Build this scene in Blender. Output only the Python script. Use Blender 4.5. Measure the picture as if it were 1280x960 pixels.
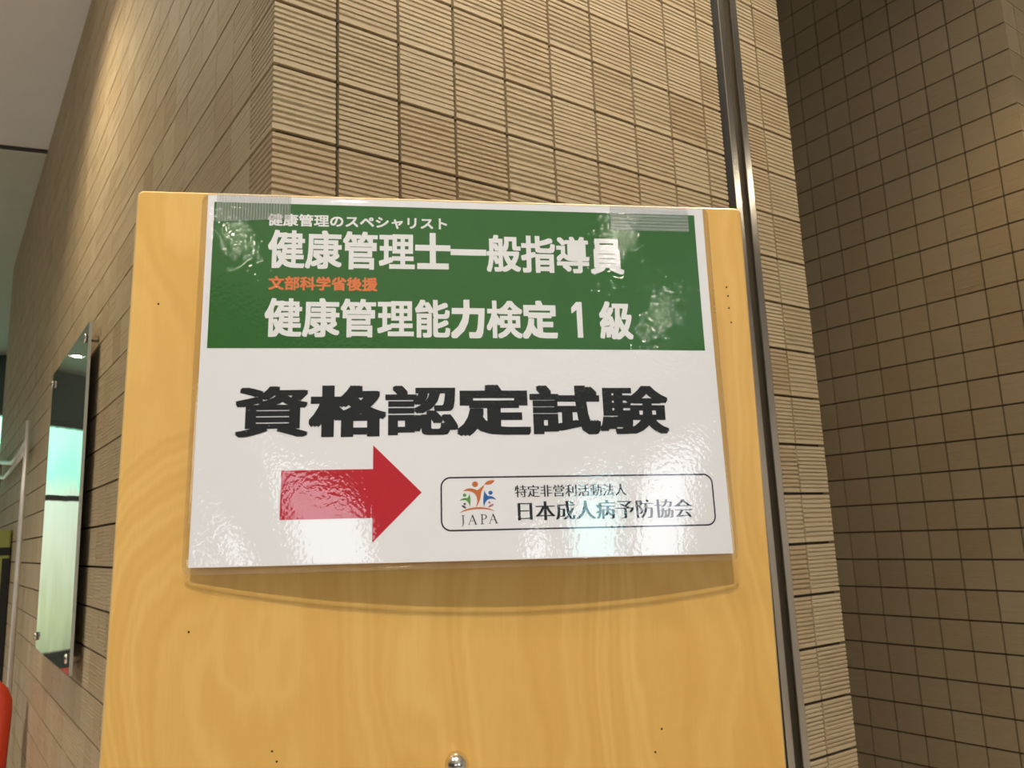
import bpy, math, random
from mathutils import Vector, Matrix

random.seed(7)
scene = bpy.context.scene
for o in list(bpy.data.objects):
    bpy.data.objects.remove(o)
COL = scene.collection
EYE = 1.38                      # lens height above the floor

# ------------------------------------------------------------------ camera
F = Vector((0, 0.9832619, 0.18219779))
RT = Vector((0.99927081, 0.00695666, -0.03754281))
UP = Vector((0.0381819, -0.18206493, 0.98254491))
cam = bpy.data.cameras.new('camera')
cam_o = bpy.data.objects.new('camera', cam)
COL.objects.link(cam_o)
cam_o.matrix_world = Matrix(((RT.x, UP.x, -F.x, 0), (RT.y, UP.y, -F.y, 0), (RT.z, UP.z, -F.z, EYE), (0, 0, 0, 1)))
cam.sensor_fit = 'HORIZONTAL'
cam.sensor_width = 36
cam.lens = 36 * 1018.23 / 1280
cam.clip_start = 0.02
cam.dof.use_dof = True
cam.dof.focus_distance = 0.62
cam.dof.aperture_fstop = 22
scene.camera = cam_o

# ------------------------------------------------------------------ view / world
vs = scene.view_settings
vs.view_transform = 'Standard'
vs.look = 'None'
vs.gamma = 1
vs.use_curve_mapping = False
vs.exposure = 0.08

WORLD = 0.05
w = bpy.data.worlds.new('lobby_world')
scene.world = w
w.use_nodes = True
wb = w.node_tree.nodes['Background']
wb.inputs[0].default_value = (1.0, 0.90, 0.76, 1)
wb.inputs[1].default_value = WORLD

# directions of the tiled walls (front wall runs along E, left wall along L)
E_ = Vector((0.81504675, 0.57939519, 0))
L_ = Vector((-0.57939519, 0.81504675, 0))
P0 = Vector((-0.31613309, 1.03542909, 0))       # outer corner of the two walls


def W(u, l, z):
    """point from the wall corner: u along the front wall, l into the depth, z relative to the lens"""
    p = P0 + E_ * u + L_ * l
    return Vector((p.x, p.y, z + EYE))


CEIL = 2.03
# (position relative to the lens, watts, cone degrees, blend, colour)
WARM = (1.0, 0.80, 0.56)
NEUT = (1.0, 0.89, 0.73)
COOL = (1.0, 0.94, 0.87)
WARM2 = (1.0, 0.85, 0.60)
DOWNLIGHTS = [
    # name, x, y, watts, cone, blend, colour, aim
    ('left wall washer', W(-0.52, 1.50, 0).xy, 100, 118, 0.95, WARM2, None),
    ('front wall washer', W(0.05, -0.50, 0).xy, 53, 84, 0.6, NEUT, None),
    ('front wall washer', W(0.55, -0.50, 0).xy, 53, 84, 0.6, NEUT, None),
    ('front wall washer', W(1.02, -0.50, 0).xy, 53, 84, 0.6, NEUT, None),
    ('added right face fill', W(2.95, -0.55, 0).xy, 60, 100, 0.6, NEUT, None),  # added lamp, out of view, to brighten the right tile face
    ('board', Vector((-0.06, -0.62)), 150, 104, 0.6, COOL, None),
    ('board left', Vector((-1.30, -0.45)), 52, 110, 0.6, COOL, None),
    ('room', Vector((2.55, -4.2)), 70, 130, 0.6, NEUT, None),
    ('room', Vector((1.80, -3.4)), 60, 110, 0.6, NEUT, None),
    ('room', Vector((-0.52, -4.05)), 25, 110, 0.6, NEUT, None),
    ('room', Vector((5.2, 0.2)), 70, 130, 0.6, NEUT, None),  # added fill that lights the unseen side wall
    ('room', Vector((3.72, 1.50)), 22, 150, 0.9, WARM, None),
    ('room', Vector((-5.90, 7.44)), 60, 130, 0.6, NEUT, None),
    ('room', Vector((-4.3, 1.7)), 270, 130, 0.6, COOL, None),  # added strong fill; its floor bounce brightens the left ceiling
]
PASSAGE_LIGHT = (W(2.00, -0.28, 2.0), 24, 104, 0.8, (1.0, 0.70, 0.34))
WINDOW_BACK = 8.5
WINDOW_FAR = 2.3


# ------------------------------------------------------------------ helpers
def tag(o, label=None, cat=None, group=None, kind=None):
    if label: o['label'] = label
    if cat: o['category'] = cat
    if group: o['group'] = group
    if kind: o['kind'] = kind
    return o


def empty(name, mat=None, loc=None):
    o = bpy.data.objects.new(name, None)
    COL.objects.link(o)
    o.empty_display_size = 0.05
    if mat is not None: o.matrix_world = mat
    if loc is not None: o.location = loc
    return o


class MB:
    """collects vertices and faces of one mesh"""
    def __init__(self):
        self.v, self.f, self.mi, self.tint, self.sm = [], [], [], [], []

    def face(self, idx, mi=0, tint=0.5, smooth=False):
        self.f.append(idx); self.mi.append(mi); self.tint.append(tint); self.sm.append(smooth)

    def add(self, vs_, fs_, mi=0, tint=0.5, smooth=False):
        b = len(self.v)
        self.v.extend([tuple(q) for q in vs_])
        for f in fs_:
            self.face([b + i for i in f], mi, tint, smooth)

    def box(self, x0, x1, y0, y1, z0, z1, mi=0, tint=0.5, fn=None):
        vs_ = [(x, y, z) for x in (x0, x1) for y in (y0, y1) for z in (z0, z1)]
        if fn: vs_ = [fn(*q) for q in vs_]
        self.add(vs_, [(0, 1, 3, 2), (4, 6, 7, 5), (0, 4, 5, 1), (2, 3, 7, 6), (0, 2, 6, 4), (1, 5, 7, 3)], mi, tint)

    def tube(self, pts, r, n=16, mi=0, caps=True):
        pts = [Vector(p) for p in pts]
        rings = []
        prev = None
        for i, p in enumerate(pts):
            a = pts[max(0, i - 1)]; b = pts[min(len(pts) - 1, i + 1)]
            t = (b - a).normalized()
            if prev is None:
                ref = Vector((0, 0, 1)) if abs(t.z) < 0.9 else Vector((1, 0, 0))
                nrm = t.cross(ref).normalized()
            else:
                nrm = (prev - t * prev.dot(t)).normalized()
            prev = nrm
            bi = t.cross(nrm)
            rr = r[i] if isinstance(r, (list, tuple)) else r
            rings.append([p + (nrm * math.cos(2 * math.pi * k / n) + bi * math.sin(2 * math.pi * k / n)) * rr for k in range(n)])
        vs_ = [q for ring in rings for q in ring]
        fs_ = []
        for i in range(len(rings) - 1):
            for k in range(n):
                k2 = (k + 1) % n
                fs_.append((i * n + k, i * n + k2, (i + 1) * n + k2, (i + 1) * n + k))
        if caps:
            fs_.append(tuple(reversed(range(n))))
            fs_.append(tuple(range((len(rings) - 1) * n, len(rings) * n)))
        self.add(vs_, fs_, mi, 0.5, True)

    def lathe(self, prof, origin, axis, n=32, mi=0):
        """prof: list of (radius, distance along axis)"""
        axis = Vector(axis).normalized(); origin = Vector(origin)
        ref = Vector((0, 0, 1)) if abs(axis.z) < 0.9 else Vector((1, 0, 0))
        a = axis.cross(ref).normalized(); b = axis.cross(a)
        vs_, fs_ = [], []
        for r, d in prof:
            for k in range(n):
                t = 2 * math.pi * k / n
                vs_.append(origin + axis * d + (a * math.cos(t) + b * math.sin(t)) * r)
        for i in range(len(prof) - 1):
            for k in range(n):
                k2 = (k + 1) % n
                fs_.append((i * n + k, (i + 1) * n + k, (i + 1) * n + k2, i * n + k2))
        fs_.append(tuple(range(n)))
        fs_.append(tuple(reversed(range((len(prof) - 1) * n, len(prof) * n))))
        self.add(vs_, fs_, mi, 0.5, True)

    def build(self, name, mats, parent=None, bevel=None, smooth_angle=None, tint=False):
        me = bpy.data.meshes.new(name)
        me.from_pydata([tuple(q) for q in self.v], [], self.f)
        if not isinstance(mats, (list, tuple)): mats = [mats]
        for m in mats: me.materials.append(m)
        me.polygons.foreach_set('material_index', self.mi)
        me.polygons.foreach_set('use_smooth', self.sm)
        if tint:
            at = me.attributes.new('tint', 'FLOAT', 'FACE')
            at.data.foreach_set('value', self.tint)
        me.update()
        o = bpy.data.objects.new(name, me)
        COL.objects.link(o)
        if parent is not None: o.parent = parent
        if bevel:
            md = o.modifiers.new('bevel', 'BEVEL')
            md.width = bevel; md.segments = 3; md.limit_method = 'ANGLE'; md.angle_limit = math.radians(40)
        return o


# ------------------------------------------------------------------ materials
def mat(name):
    m = bpy.data.materials.new(name)
    m.use_nodes = True
    nt = m.node_tree
    b = nt.nodes['Principled BSDF']
    return m, nt, b


def nd(nt, t, **kw):
    n = nt.nodes.new(t)
    for k, v in kw.items(): setattr(n, k, v)
    return n


def simple(name, col, rough=0.5, metal=0.0, ior=1.45, bump=0.0, bscale=200, var=0.06):
    """plain colour with a little procedural variation and micro bump"""
    m, nt, b = mat(name)
    tc = nd(nt, 'ShaderNodeTexCoord')
    no = nd(nt, 'ShaderNodeTexNoise'); no.inputs['Scale'].default_value = bscale
    nt.links.new(tc.outputs['Object'], no.inputs['Vector'])
    mix = nd(nt, 'ShaderNodeMix', data_type='RGBA')
    mix.inputs[6].default_value = (col[0] * (1 - var), col[1] * (1 - var), col[2] * (1 - var), 1)
    mix.inputs[7].default_value = (min(1, col[0] * (1 + var)), min(1, col[1] * (1 + var)), min(1, col[2] * (1 + var)), 1)
    nt.links.new(no.outputs['Fac'], mix.inputs[0])
    nt.links.new(mix.outputs[2], b.inputs['Base Color'])
    b.inputs['Roughness'].default_value = rough
    b.inputs['Metallic'].default_value = metal
    b.inputs['IOR'].default_value = ior
    if bump:
        bp = nd(nt, 'ShaderNodeBump'); bp.inputs['Strength'].default_value = bump; bp.inputs['Distance'].default_value = 0.002
        nt.links.new(no.outputs['Fac'], bp.inputs['Height'])
        nt.links.new(bp.outputs[0], b.inputs['Normal'])
    return m


def emission(name, col, s):
    m, nt, b = mat(name)
    b.inputs['Base Color'].default_value = (0, 0, 0, 1)
    b.inputs['Emission Color'].default_value = (*col, 1)
    b.inputs['Emission Strength'].default_value = s
    return m


def tile_material(name, base, rough=0.62):
    m, nt, b = mat(name)
    at = nd(nt, 'ShaderNodeAttribute', attribute_name='tint')
    tc = nd(nt, 'ShaderNodeTexCoord')
    mp = nd(nt, 'ShaderNodeMapping'); mp.inputs['Scale'].default_value = (28, 28, 420)
    nt.links.new(tc.outputs['Object'], mp.inputs['Vector'])
    no = nd(nt, 'ShaderNodeTexNoise'); no.inputs['Scale'].default_value = 1.0; no.inputs['Detail'].default_value = 4
    nt.links.new(mp.outputs[0], no.inputs['Vector'])
    n2 = nd(nt, 'ShaderNodeTexNoise'); n2.inputs['Scale'].default_value = 500; n2.inputs['Detail'].default_value = 3
    nt.links.new(tc.outputs['Object'], n2.inputs['Vector'])
    cr = nd(nt, 'ShaderNodeValToRGB')
    c = base
    cr.color_ramp.elements[0].position = 0.0
    cr.color_ramp.elements[0].color = (c[0] * 0.70, c[1] * 0.66, c[2] * 0.62, 1)
    cr.color_ramp.elements[1].position = 1.0
    cr.color_ramp.elements[1].color = (c[0] * 1.12, c[1] * 1.14, c[2] * 1.16, 1)
    e = cr.color_ramp.elements.new(0.3); e.color = (c[0] * 0.92, c[1] * 0.86, c[2] * 0.80, 1)
    e = cr.color_ramp.elements.new(0.6); e.color = (c[0], c[1], c[2], 1)
    ad = nd(nt, 'ShaderNodeMath', operation='MULTIPLY_ADD'); ad.inputs[1].default_value = 0.55; ad.inputs[2].default_value = -0.27
    nt.links.new(no.outputs['Fac'], ad.inputs[0])
    ad2 = nd(nt, 'ShaderNodeMath', operation='ADD', use_clamp=True)
    nt.links.new(at.outputs['Fac'], ad2.inputs[0]); nt.links.new(ad.outputs[0], ad2.inputs[1])
    nt.links.new(ad2.outputs[0], cr.inputs[0])
    nt.links.new(cr.outputs[0], b.inputs['Base Color'])
    b.inputs['Roughness'].default_value = rough
    b.inputs['Specular IOR Level'].default_value = 0.35
    sm = nd(nt, 'ShaderNodeMath', operation='ADD')
    nt.links.new(no.outputs['Fac'], sm.inputs[0]); nt.links.new(n2.outputs['Fac'], sm.inputs[1])
    bp = nd(nt, 'ShaderNodeBump'); bp.inputs['Strength'].default_value = 0.45; bp.inputs['Distance'].default_value = 0.0012
    nt.links.new(sm.outputs[0], bp.inputs['Height'])
    nt.links.new(bp.outputs[0], b.inputs['Normal'])
    return m


M_TILE = tile_material('ribbed_tile', (0.470, 0.374, 0.238))
M_MORTAR = simple('tile_mortar', (0.065, 0.050, 0.032), 0.9, bump=0.5, bscale=600)
M_PAINT = simple('ceiling_paint', (0.83, 0.79, 0.77), 0.9, bscale=6, var=0.04)
M_PLAINWALL = simple('plain_wall', (0.46, 0.42, 0.36), 0.85, bscale=5)
M_TEAL = simple('dark_teal_wall', (0.035, 0.065, 0.06), 0.5, bscale=4)
M_FLOOR = simple('floor_vinyl', (0.58, 0.55, 0.50), 0.45, bscale=30)
M_STEEL = simple('stainless_steel', (0.80, 0.76, 0.68), 0.20, 1.0, bscale=900, var=0.04)
M_BRUSHED = simple('brushed_pale_metal', (0.80, 0.79, 0.76), 0.42, 0.6, bscale=900, var=0.04)
M_RUBBER = simple('black_rubber', (0.018, 0.016, 0.014), 0.6)
M_DARKMETAL = simple('dark_metal', (0.10, 0.095, 0.085), 0.35, 0.8)
M_WHITEPAINT = simple('white_enamel', (0.78, 0.77, 0.74), 0.35)
M_LAMP = emission('lamp_lens', (1.0, 0.90, 0.74), 80)


def wood_material():
    m, nt, b = mat('birch_plywood')
    tc = nd(nt, 'ShaderNodeTexCoord')
    sep = nd(nt, 'ShaderNodeSeparateXYZ')
    nt.links.new(tc.outputs['Object'], sep.inputs[0])

    def math_(op, a, b_=None, c=None, clamp=False):
        n = nd(nt, 'ShaderNodeMath', operation=op, use_clamp=clamp)
        for i, q in enumerate((a, b_, c)):
            if q is None: continue
            if isinstance(q, (int, float)): n.inputs[i].default_value = q
            else: nt.links.new(q, n.inputs[i])
        return n.outputs[0]
    X, Z = sep.outputs['X'], sep.outputs['Z']
    # broad warping of the growth rings (long in the grain direction)
    mp = nd(nt, 'ShaderNodeMapping'); mp.inputs['Scale'].default_value = (9, 9, 2.6)
    nt.links.new(tc.outputs['Object'], mp.inputs['Vector'])
    n1 = nd(nt, 'ShaderNodeTexNoise'); n1.inputs['Scale'].default_value = 1; n1.inputs['Detail'].default_value = 2.5
    nt.links.new(mp.outputs[0], n1.inputs['Vector'])
    mp2 = nd(nt, 'ShaderNodeMapping'); mp2.inputs['Scale'].default_value = (60, 60, 14)
    nt.links.new(tc.outputs['Object'], mp2.inputs['Vector'])
    n2 = nd(nt, 'ShaderNodeTexNoise'); n2.inputs['Scale'].default_value = 1; n2.inputs['Detail'].default_value = 3
    nt.links.new(mp2.outputs[0], n2.inputs['Vector'])
    # the knot low on the left: rings around (xk, zk)
    dx = math_('ADD', X, 0.090); dz = math_('SUBTRACT', Z, 1.38 - 0.062)
    r = math_('SQRT', math_('ADD', math_('MULTIPLY', dx, dx), math_('MULTIPLY', math_('MULTIPLY', dz, dz), 0.55)))
    fall = math_('MULTIPLY_ADD', r, -11.0, 1.10, True)
    fall = math_('SMOOTH_MIN', fall, 1.0, 0.2)
    xw = math_('MULTIPLY_ADD', n1.outputs['Fac'], 0.16, X)
    xw = math_('MULTIPLY_ADD', n2.outputs['Fac'], 0.020, xw)
    rw = math_('MULTIPLY_ADD', n2.outputs['Fac'], 0.030, math_('MULTIPLY', r, 0.62))
    rw = math_('MULTIPLY_ADD', n1.outputs['Fac'], 0.09, rw)
    ph = math_('ADD', math_('MULTIPLY', xw, math_('SUBTRACT', 1.0, fall)), math_('MULTIPLY', rw, fall))
    s = math_('SINE', math_('MULTIPLY', ph, 720.0))
    s2 = math_('SINE', math_('MULTIPLY', ph, 230.0))
    ring = math_('MULTIPLY_ADD', s, 0.13, 0.5)
    ring = math_('MULTIPLY_ADD', s2, 0.17, ring)
    # fine pores
    mp3 = nd(nt, 'ShaderNodeMapping'); mp3.inputs['Scale'].default_value = (900, 900, 28)
    nt.links.new(tc.outputs['Object'], mp3.inputs['Vector'])
    n3 = nd(nt, 'ShaderNodeTexNoise'); n3.inputs['Scale'].default_value = 1; n3.inputs['Detail'].default_value = 2
    nt.links.new(mp3.outputs[0], n3.inputs['Vector'])
    v = math_('MULTIPLY_ADD', n3.outputs['Fac'], 0.30, math_('SUBTRACT', ring, 0.15))
    v = math_('MULTIPLY_ADD', math_('SUBTRACT', n1.outputs['Fac'], 0.5), 1.0, v, True)
    cr = nd(nt, 'ShaderNodeValToRGB')
    cr.color_ramp.elements[0].position = 0.0; cr.color_ramp.elements[0].color = (0.70, 0.385, 0.088, 1)
    cr.color_ramp.elements[1].position = 1.0; cr.color_ramp.elements[1].color = (0.83, 0.515, 0.150, 1)
    e = cr.color_ramp.elements.new(0.5); e.color = (0.76, 0.440, 0.110, 1)
    nt.links.new(v, cr.inputs[0])
    nt.links.new(cr.outputs[0], b.inputs['Base Color'])
    b.inputs['Roughness'].default_value = 0.38
    b.inputs['Specular IOR Level'].default_value = 0.45
    bp = nd(nt, 'ShaderNodeBump'); bp.inputs['Strength'].default_value = 0.12; bp.inputs['Distance'].default_value = 0.0006
    nt.links.new(v, bp.inputs['Height']); nt.links.new(bp.outputs[0], b.inputs['Normal'])
    return m


M_WOOD = wood_material()
M_PLYEDGE = simple('varnished_edge', (0.74, 0.50, 0.20), 0.35, bscale=300)


def film_material(name, rough, bumpscale, bump, milk=0.0, ribs=None):
    """thin clear plastic: lets the print through and mirrors the lamps and windows"""
    m, nt, b = mat(name)
    nt.nodes.remove(b)
    out = nt.nodes['Material Output']
    tr = nd(nt, 'ShaderNodeBsdfTransparent'); tr.inputs[0].default_value = (0.99, 0.99, 0.985, 1)
    gl = nd(nt, 'ShaderNodeBsdfGlossy'); gl.inputs['Roughness'].default_value = rough
    fr = nd(nt, 'ShaderNodeFresnel');     ge = nd(nt, 'ShaderNodeNewGeometry')         # same reflectance from both faces of the thin film
    io = nd(nt, 'ShaderNodeMath', operation='MULTIPLY_ADD'); io.inputs[1].default_value = 1 / 1.6 - 1.6; io.inputs[2].default_value = 1.6
    nt.links.new(ge.outputs['Backfacing'], io.inputs[0]); nt.links.new(io.outputs[0], fr.inputs['IOR'])
    tc = nd(nt, 'ShaderNodeTexCoord')
    no = nd(nt, 'ShaderNodeTexNoise'); no.inputs['Scale'].default_value = bumpscale; no.inputs['Detail'].default_value = 1.5
    nt.links.new(tc.outputs['Object'], no.inputs['Vector'])
    h = no.outputs['Fac']
    if ribs:
        sep = nd(nt, 'ShaderNodeSeparateXYZ'); nt.links.new(tc.outputs['Object'], sep.inputs[0])
        mu = nd(nt, 'ShaderNodeMath', operation='MULTIPLY'); mu.inputs[1].default_value = 2 * math.pi / ribs[1]
        nt.links.new(sep.outputs[ribs[0]], mu.inputs[0])
        si = nd(nt, 'ShaderNodeMath', operation='SINE'); nt.links.new(mu.outputs[0], si.inputs[0])
        ad = nd(nt, 'ShaderNodeMath', operation='MULTIPLY_ADD'); ad.inputs[1].default_value = 0.5
        nt.links.new(si.outputs[0], ad.inputs[0]); nt.links.new(h, ad.inputs[2])
        h = ad.outputs[0]
    bp = nd(nt, 'ShaderNodeBump'); bp.inputs['Strength'].default_value = bump; bp.inputs['Distance'].default_value = 0.0005
    nt.links.new(h, bp.inputs['Height'])
    nt.links.new(bp.outputs[0], gl.inputs['Normal'])
    nt.links.new(bp.outputs[0], fr.inputs['Normal'])
    mx = nd(nt, 'ShaderNodeMixShader')
    nt.links.new(fr.outputs[0], mx.inputs[0])
    body = tr.outputs[0]
    if milk:
        df = nd(nt, 'ShaderNodeBsdfDiffuse'); df.inputs[0].default_value = (0.78, 0.80, 0.76, 1)
        m2 = nd(nt, 'ShaderNodeMixShader'); m2.inputs[0].default_value = milk
        nt.links.new(tr.outputs[0], m2.inputs[1]); nt.links.new(df.outputs[0], m2.inputs[2])
        if ribs:
            mr = nd(nt, 'ShaderNodeMath', operation='MULTIPLY_ADD', use_clamp=True); mr.inputs[1].default_value = milk * 0.5; mr.inputs[2].default_value = milk
            nt.links.new(si.outputs[0], mr.inputs[0]); nt.links.new(mr.outputs[0], m2.inputs[0])
        body = m2.outputs[0]
    nt.links.new(body, mx.inputs[1]); nt.links.new(gl.outputs[0], mx.inputs[2])
    nt.links.new(mx.outputs[0], out.inputs['Surface'])
    return m


M_FILM = film_material('laminate_film', 0.012, 430, 0.11)
M_FILMEDGE = film_material('laminate_edge', 0.2, 420, 0.2, milk=0.35)
M_TAPE_V = film_material('clear_tape_upright_ribs', 0.15, 500, 0.5, milk=0.13, ribs=('X', 0.0016))
M_TAPE_H = film_material('clear_tape_level_ribs', 0.15, 500, 0.5, milk=0.13, ribs=('Z', 0.0021))

M_PAPER = simple('white_paper', (0.87, 0.86, 0.875), 0.7, bscale=90, var=0.01)
M_GREEN = simple('green_ink', (0.020, 0.132, 0.012), 0.6, bscale=60, var=0.05)
M_WHITEINK = simple('unprinted_white', (0.86, 0.85, 0.845), 0.7, var=0.01)
M_ORANGE = simple('orange_ink', (0.80, 0.20, 0.055), 0.6, var=0.03)
M_BLACK = simple('black_ink', (0.005, 0.007, 0.009), 0.55, var=0.1)
M_RED = simple('red_ink', (0.53, 0.008, 0.022), 0.6, var=0.05)
M_NAVY = simple('navy_ink', (0.012, 0.012, 0.030), 0.6)
M_BLUE = simple('blue_ink', (0.02, 0.13, 0.42), 0.6)
M_LEAF = simple('leaf_green_ink', (0.10, 0.32, 0.06), 0.6)
M_LORANGE = simple('logo_orange_ink', (0.62, 0.17, 0.045), 0.6)
M_PINK = simple('pink_ink', (0.52, 0.20, 0.28), 0.6)
M_VIOLET = simple('dark_violet_ink', (0.08, 0.06, 0.12), 0.6)

# ------------------------------------------------------------------ tiled walls
ROWZ = 0.7609                # a horizontal joint, relative to the lens
PITCH = 0.1
JOINT_U, JOINT_Z = 0.0050, 0.0058
FACE = 0.008


def rows(z_lo, z_hi):
    k0 = math.floor((z_lo - ROWZ) / PITCH)
    out = []
    k = k0
    while ROWZ + k * PITCH < z_hi - 1e-4:
        a = max(z_lo, ROWZ + k * PITCH); b = min(z_hi, ROWZ + (k + 1) * PITCH)
        if b - a > 0.008: out.append((a, b))
        k += 1
    return out


def tile_wall(name, edges, z_lo, z_hi, to_world, seed, wrap_start=False, wrap_end=False, ribs=(10, 12), depth=0.0030, spread=0.12, jv=JOINT_U, first=None, corner=False):
    """edges: positions of the vertical joints; to_world(u, d, z): d is measured outwards from the tile faces"""
    rnd = random.Random(seed)
    mb = MB()
    # the mortar bed behind
    u0, u1 = edges[0] + (FACE if wrap_start else 0), edges[-1] - (FACE if wrap_end else 0)
    q = [to_world(a, -FACE, z) for a, z in ((u0, z_lo), (u1, z_lo), (u1, z_hi), (u0, z_hi))]
    mb.add(q, [(0, 1, 2, 3)], 1)
    for (za, zb) in rows(z_lo, z_hi):
        for ci in range(len(edges) - 1):
            ua = edges[ci] + (0 if wrap_start and ci == 0 else jv / 2)
            ub = edges[ci + 1] - (0 if wrap_end and ci == len(edges) - 2 else jv / 2)
            if ub - ua < 0.004: continue
            z0 = za + JOINT_Z / 2; z1 = zb - JOINT_Z / 2
            own = rnd
            if corner and ci == 0: rnd = random.Random(500 + round((za + 5) * 100))
            t = rnd.gauss(0.55, spread if not corner else 0.12)
            t = min(0.95, max(0.05, t))
            n = rnd.randint(*ribs)
            prof = [(z0, -FACE)]
            p = (z1 - z0) / n
            dz = rnd.uniform(0.30, 0.44)
            hs = rnd.uniform(0.7, 1.15)
            for i in range(n):
                top = rnd.uniform(-0.0007, 0.0) * hs
                low = -(first if first and ci == 0 else depth) * hs * rnd.uniform(0.75, 1.1)
                b0 = z0 + p * i
                sh = rnd.uniform(-0.08, 0.08)
                if i == 0: prof.append((b0, top))
                else: prof.append((b0 + p * (dz * 0.95 + sh), top))
                if i == n - 1:
                    prof.append((z1, top))
                else:
                    prof.append((b0 + p * 0.90, top))
                    prof.append((b0 + p * 0.98, low))
                    prof.append((b0 + p * (1 + dz * 0.55), low))
            prof.append((z1, -FACE))
            rnd = own
            b = len(mb.v)
            mit = 1 if wrap_start and ci == 0 else 0
            for (z, d) in prof:
                mb.v.append(tuple(to_world(ua - mit * d, d, z)))
                mb.v.append(tuple(to_world(ub, d, z)))
            for i in range(len(prof) - 1):
                mb.face([b + 2 * i, b + 2 * i + 1, b + 2 * i + 3, b + 2 * i + 2], 0, t)
            # side faces
            mb.face([b + 2 * i for i in range(len(prof))][::-1], 0, t)
            mb.face([b + 2 * i + 1 for i in range(len(prof))], 0, t)
    o = mb.build(name, [M_TILE, M_MORTAR], tint=True)
    return tag(o, kind='structure')


FLOORZ = -EYE
C0, CW = 0.0953, 0.1007
front_edges = [0.0] + [C0 + CW * i for i in range(9)] + [0.9570]
tile_wall('wall_front', front_edges, FLOORZ, CEIL, lambda u, d, z: W(u, -d, z), 1, wrap_start=True, corner=True)
tile_wall('wall_front_pier', [1.0370, 1.0970, 1.1930], FLOORZ, 2.6, lambda u, d, z: W(u, -d, z), 2, wrap_end=True)
left_edges = [0.0] + [0.0990 + 0.1 * i for i in range(56)]
tile_wall('wall_left', left_edges, FLOORZ, CEIL, lambda u, d, z: W(-d, u, z), 3, wrap_start=True,
          depth=0.0008, first=0.0030, jv=0.0016, spread=0.09, corner=True)
RU = 2.5297                  # distance of the passage wall along the front wall
RL = 0.0280
right_edges = [RL] + [RL + 0.0867 + 0.1015 * i for i in range(24)]
tile_wall('wall_right', right_edges, FLOORZ, 2.6, lambda u, d, z: W(RU - d, u, z), 4, wrap_start=True, ribs=(12, 14), depth=0.0010, spread=0.08)
tile_wall('wall_right_face', [RU] + [RU + 0.0953 + 0.1007 * i for i in range(20)], FLOORZ, 2.6,
          lambda u, d, z: W(u, RL - d, z), 5, wrap_start=True)
tile_wall('wall_passage_left', [0.0] + [0.096 + 0.1 * i for i in range(24)], FLOORZ, 2.6,
          lambda u, d, z: W(1.193 + d, u, z), 6, wrap_start=True)

# solid cores behind the tile faces, end of the passage
mb = MB()
fw = lambda u, l, z: W(u, l, z)
mb.box(0.014, 1.181, 0.014, 5.6, FLOORZ, 2.6, fn=fw)
tag(mb.build('wall_core', M_MORTAR), kind='structure')
mb = MB(); mb.box(RU + 0.012, RU + 2.2, RL + 0.012, 2.5, FLOORZ, 2.6, fn=fw)
tag(mb.build('wall_core_right', M_MORTAR), kind='structure')
mb = MB(); mb.box(1.15, RU + 0.1, 2.35, 2.45, FLOORZ, 2.6, fn=fw)
M_BROWN = simple('bounce_cut_brown', (0.13, 0.09, 0.055), 0.7, bscale=8)  # unseen surfaces; brown put in to cut bounce and darken the passage wall
tag(mb.build('wall_passage_end', M_BROWN), kind='structure')
mb = MB(); mb.box(0.9, RU + 2.2, -0.9, 2.6, 2.6, 2.7, fn=fw)
tag(mb.build('ceiling_passage', M_BROWN), kind='structure')

# expansion joint: two steel angles, a dark gap between and a rubber gasket at the left
rootj = empty('trim_1'); tag(rootj, kind='structure')
mb = MB()
mb.box(0.9745, 0.9935, -0.0035, 0.004, FLOORZ, 2.03, fn=fw); mb.box(0.9900, 0.9935, -0.0035, 0.022, FLOORZ, 2.03, fn=fw)
o = mb.build('steel_angle', M_STEEL, rootj, bevel=0.001)
mb = MB()
mb.box(1.0165, 1.0370, -0.0035, 0.004, FLOORZ, 2.03, fn=fw); mb.box(1.0165, 1.0195, -0.0035, 0.022, FLOORZ, 2.03, fn=fw)
o = mb.build('steel_angle', M_STEEL, rootj, bevel=0.001)
mb = MB(); mb.box(0.9570, 0.9745, 0.001, 0.008, FLOORZ, 2.03, fn=fw)
mb.build('gasket', M_RUBBER, rootj)
mb = MB(); mb.box(0.985, 1.025, 0.020, 0.024, FLOORZ, 2.03, fn=fw)
mb.build('joint_back', M_RUBBER, rootj)

# floor, ceiling
mb = MB(); mb.box(-9.5, 8, -5.2, 8.4, -0.1, 0.0)
tag(mb.build('floor', M_FLOOR), kind='structure')
mb = MB()
cz = CEIL + EYE
mb.box(-9, 8, -5.2, 1.35, cz, cz + 0.1)                 # in front of the walls
b = len(mb.v)
o = tag(mb.build('ceiling', M_PAINT), kind='structure')
mb = MB()
pts = [(-9, 1.35), (-0.55, 1.35), (-2.35, 3.93), (-9, 1.44)]
n = len(pts)
vsx = [(x, y, cz + (0.0)) for x, y in pts] + [(x, y, cz + 0.1) for x, y in pts]
mb.add(vsx, [tuple(reversed(range(n))), tuple(range(n, 2 * n))] + [(i, (i + 1) % n, n + (i + 1) % n, n + i) for i in range(n)])
tag(mb.build('ceiling_left', M_PAINT), kind='structure')
mb = MB()
pts = [(-9, 1.44), (-2.35, 3.93), (-3.45, 5.50), (-3.9, 8.4), (-9.5, 8.4)]
n = len(pts)
vsx = [(x, y, cz) for x, y in pts] + [(x, y, cz + 0.1) for x, y in pts]
mb.add(vsx, [tuple(reversed(range(n))), tuple(range(n, 2 * n))] + [(i, (i + 1) % n, n + (i + 1) % n, n + i) for i in range(n)])
tag(mb.build('ceiling_far', simple('grey_green_ceiling_panel', (0.58, 0.57, 0.48), 0.8, bscale=6)), kind='structure')
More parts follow.
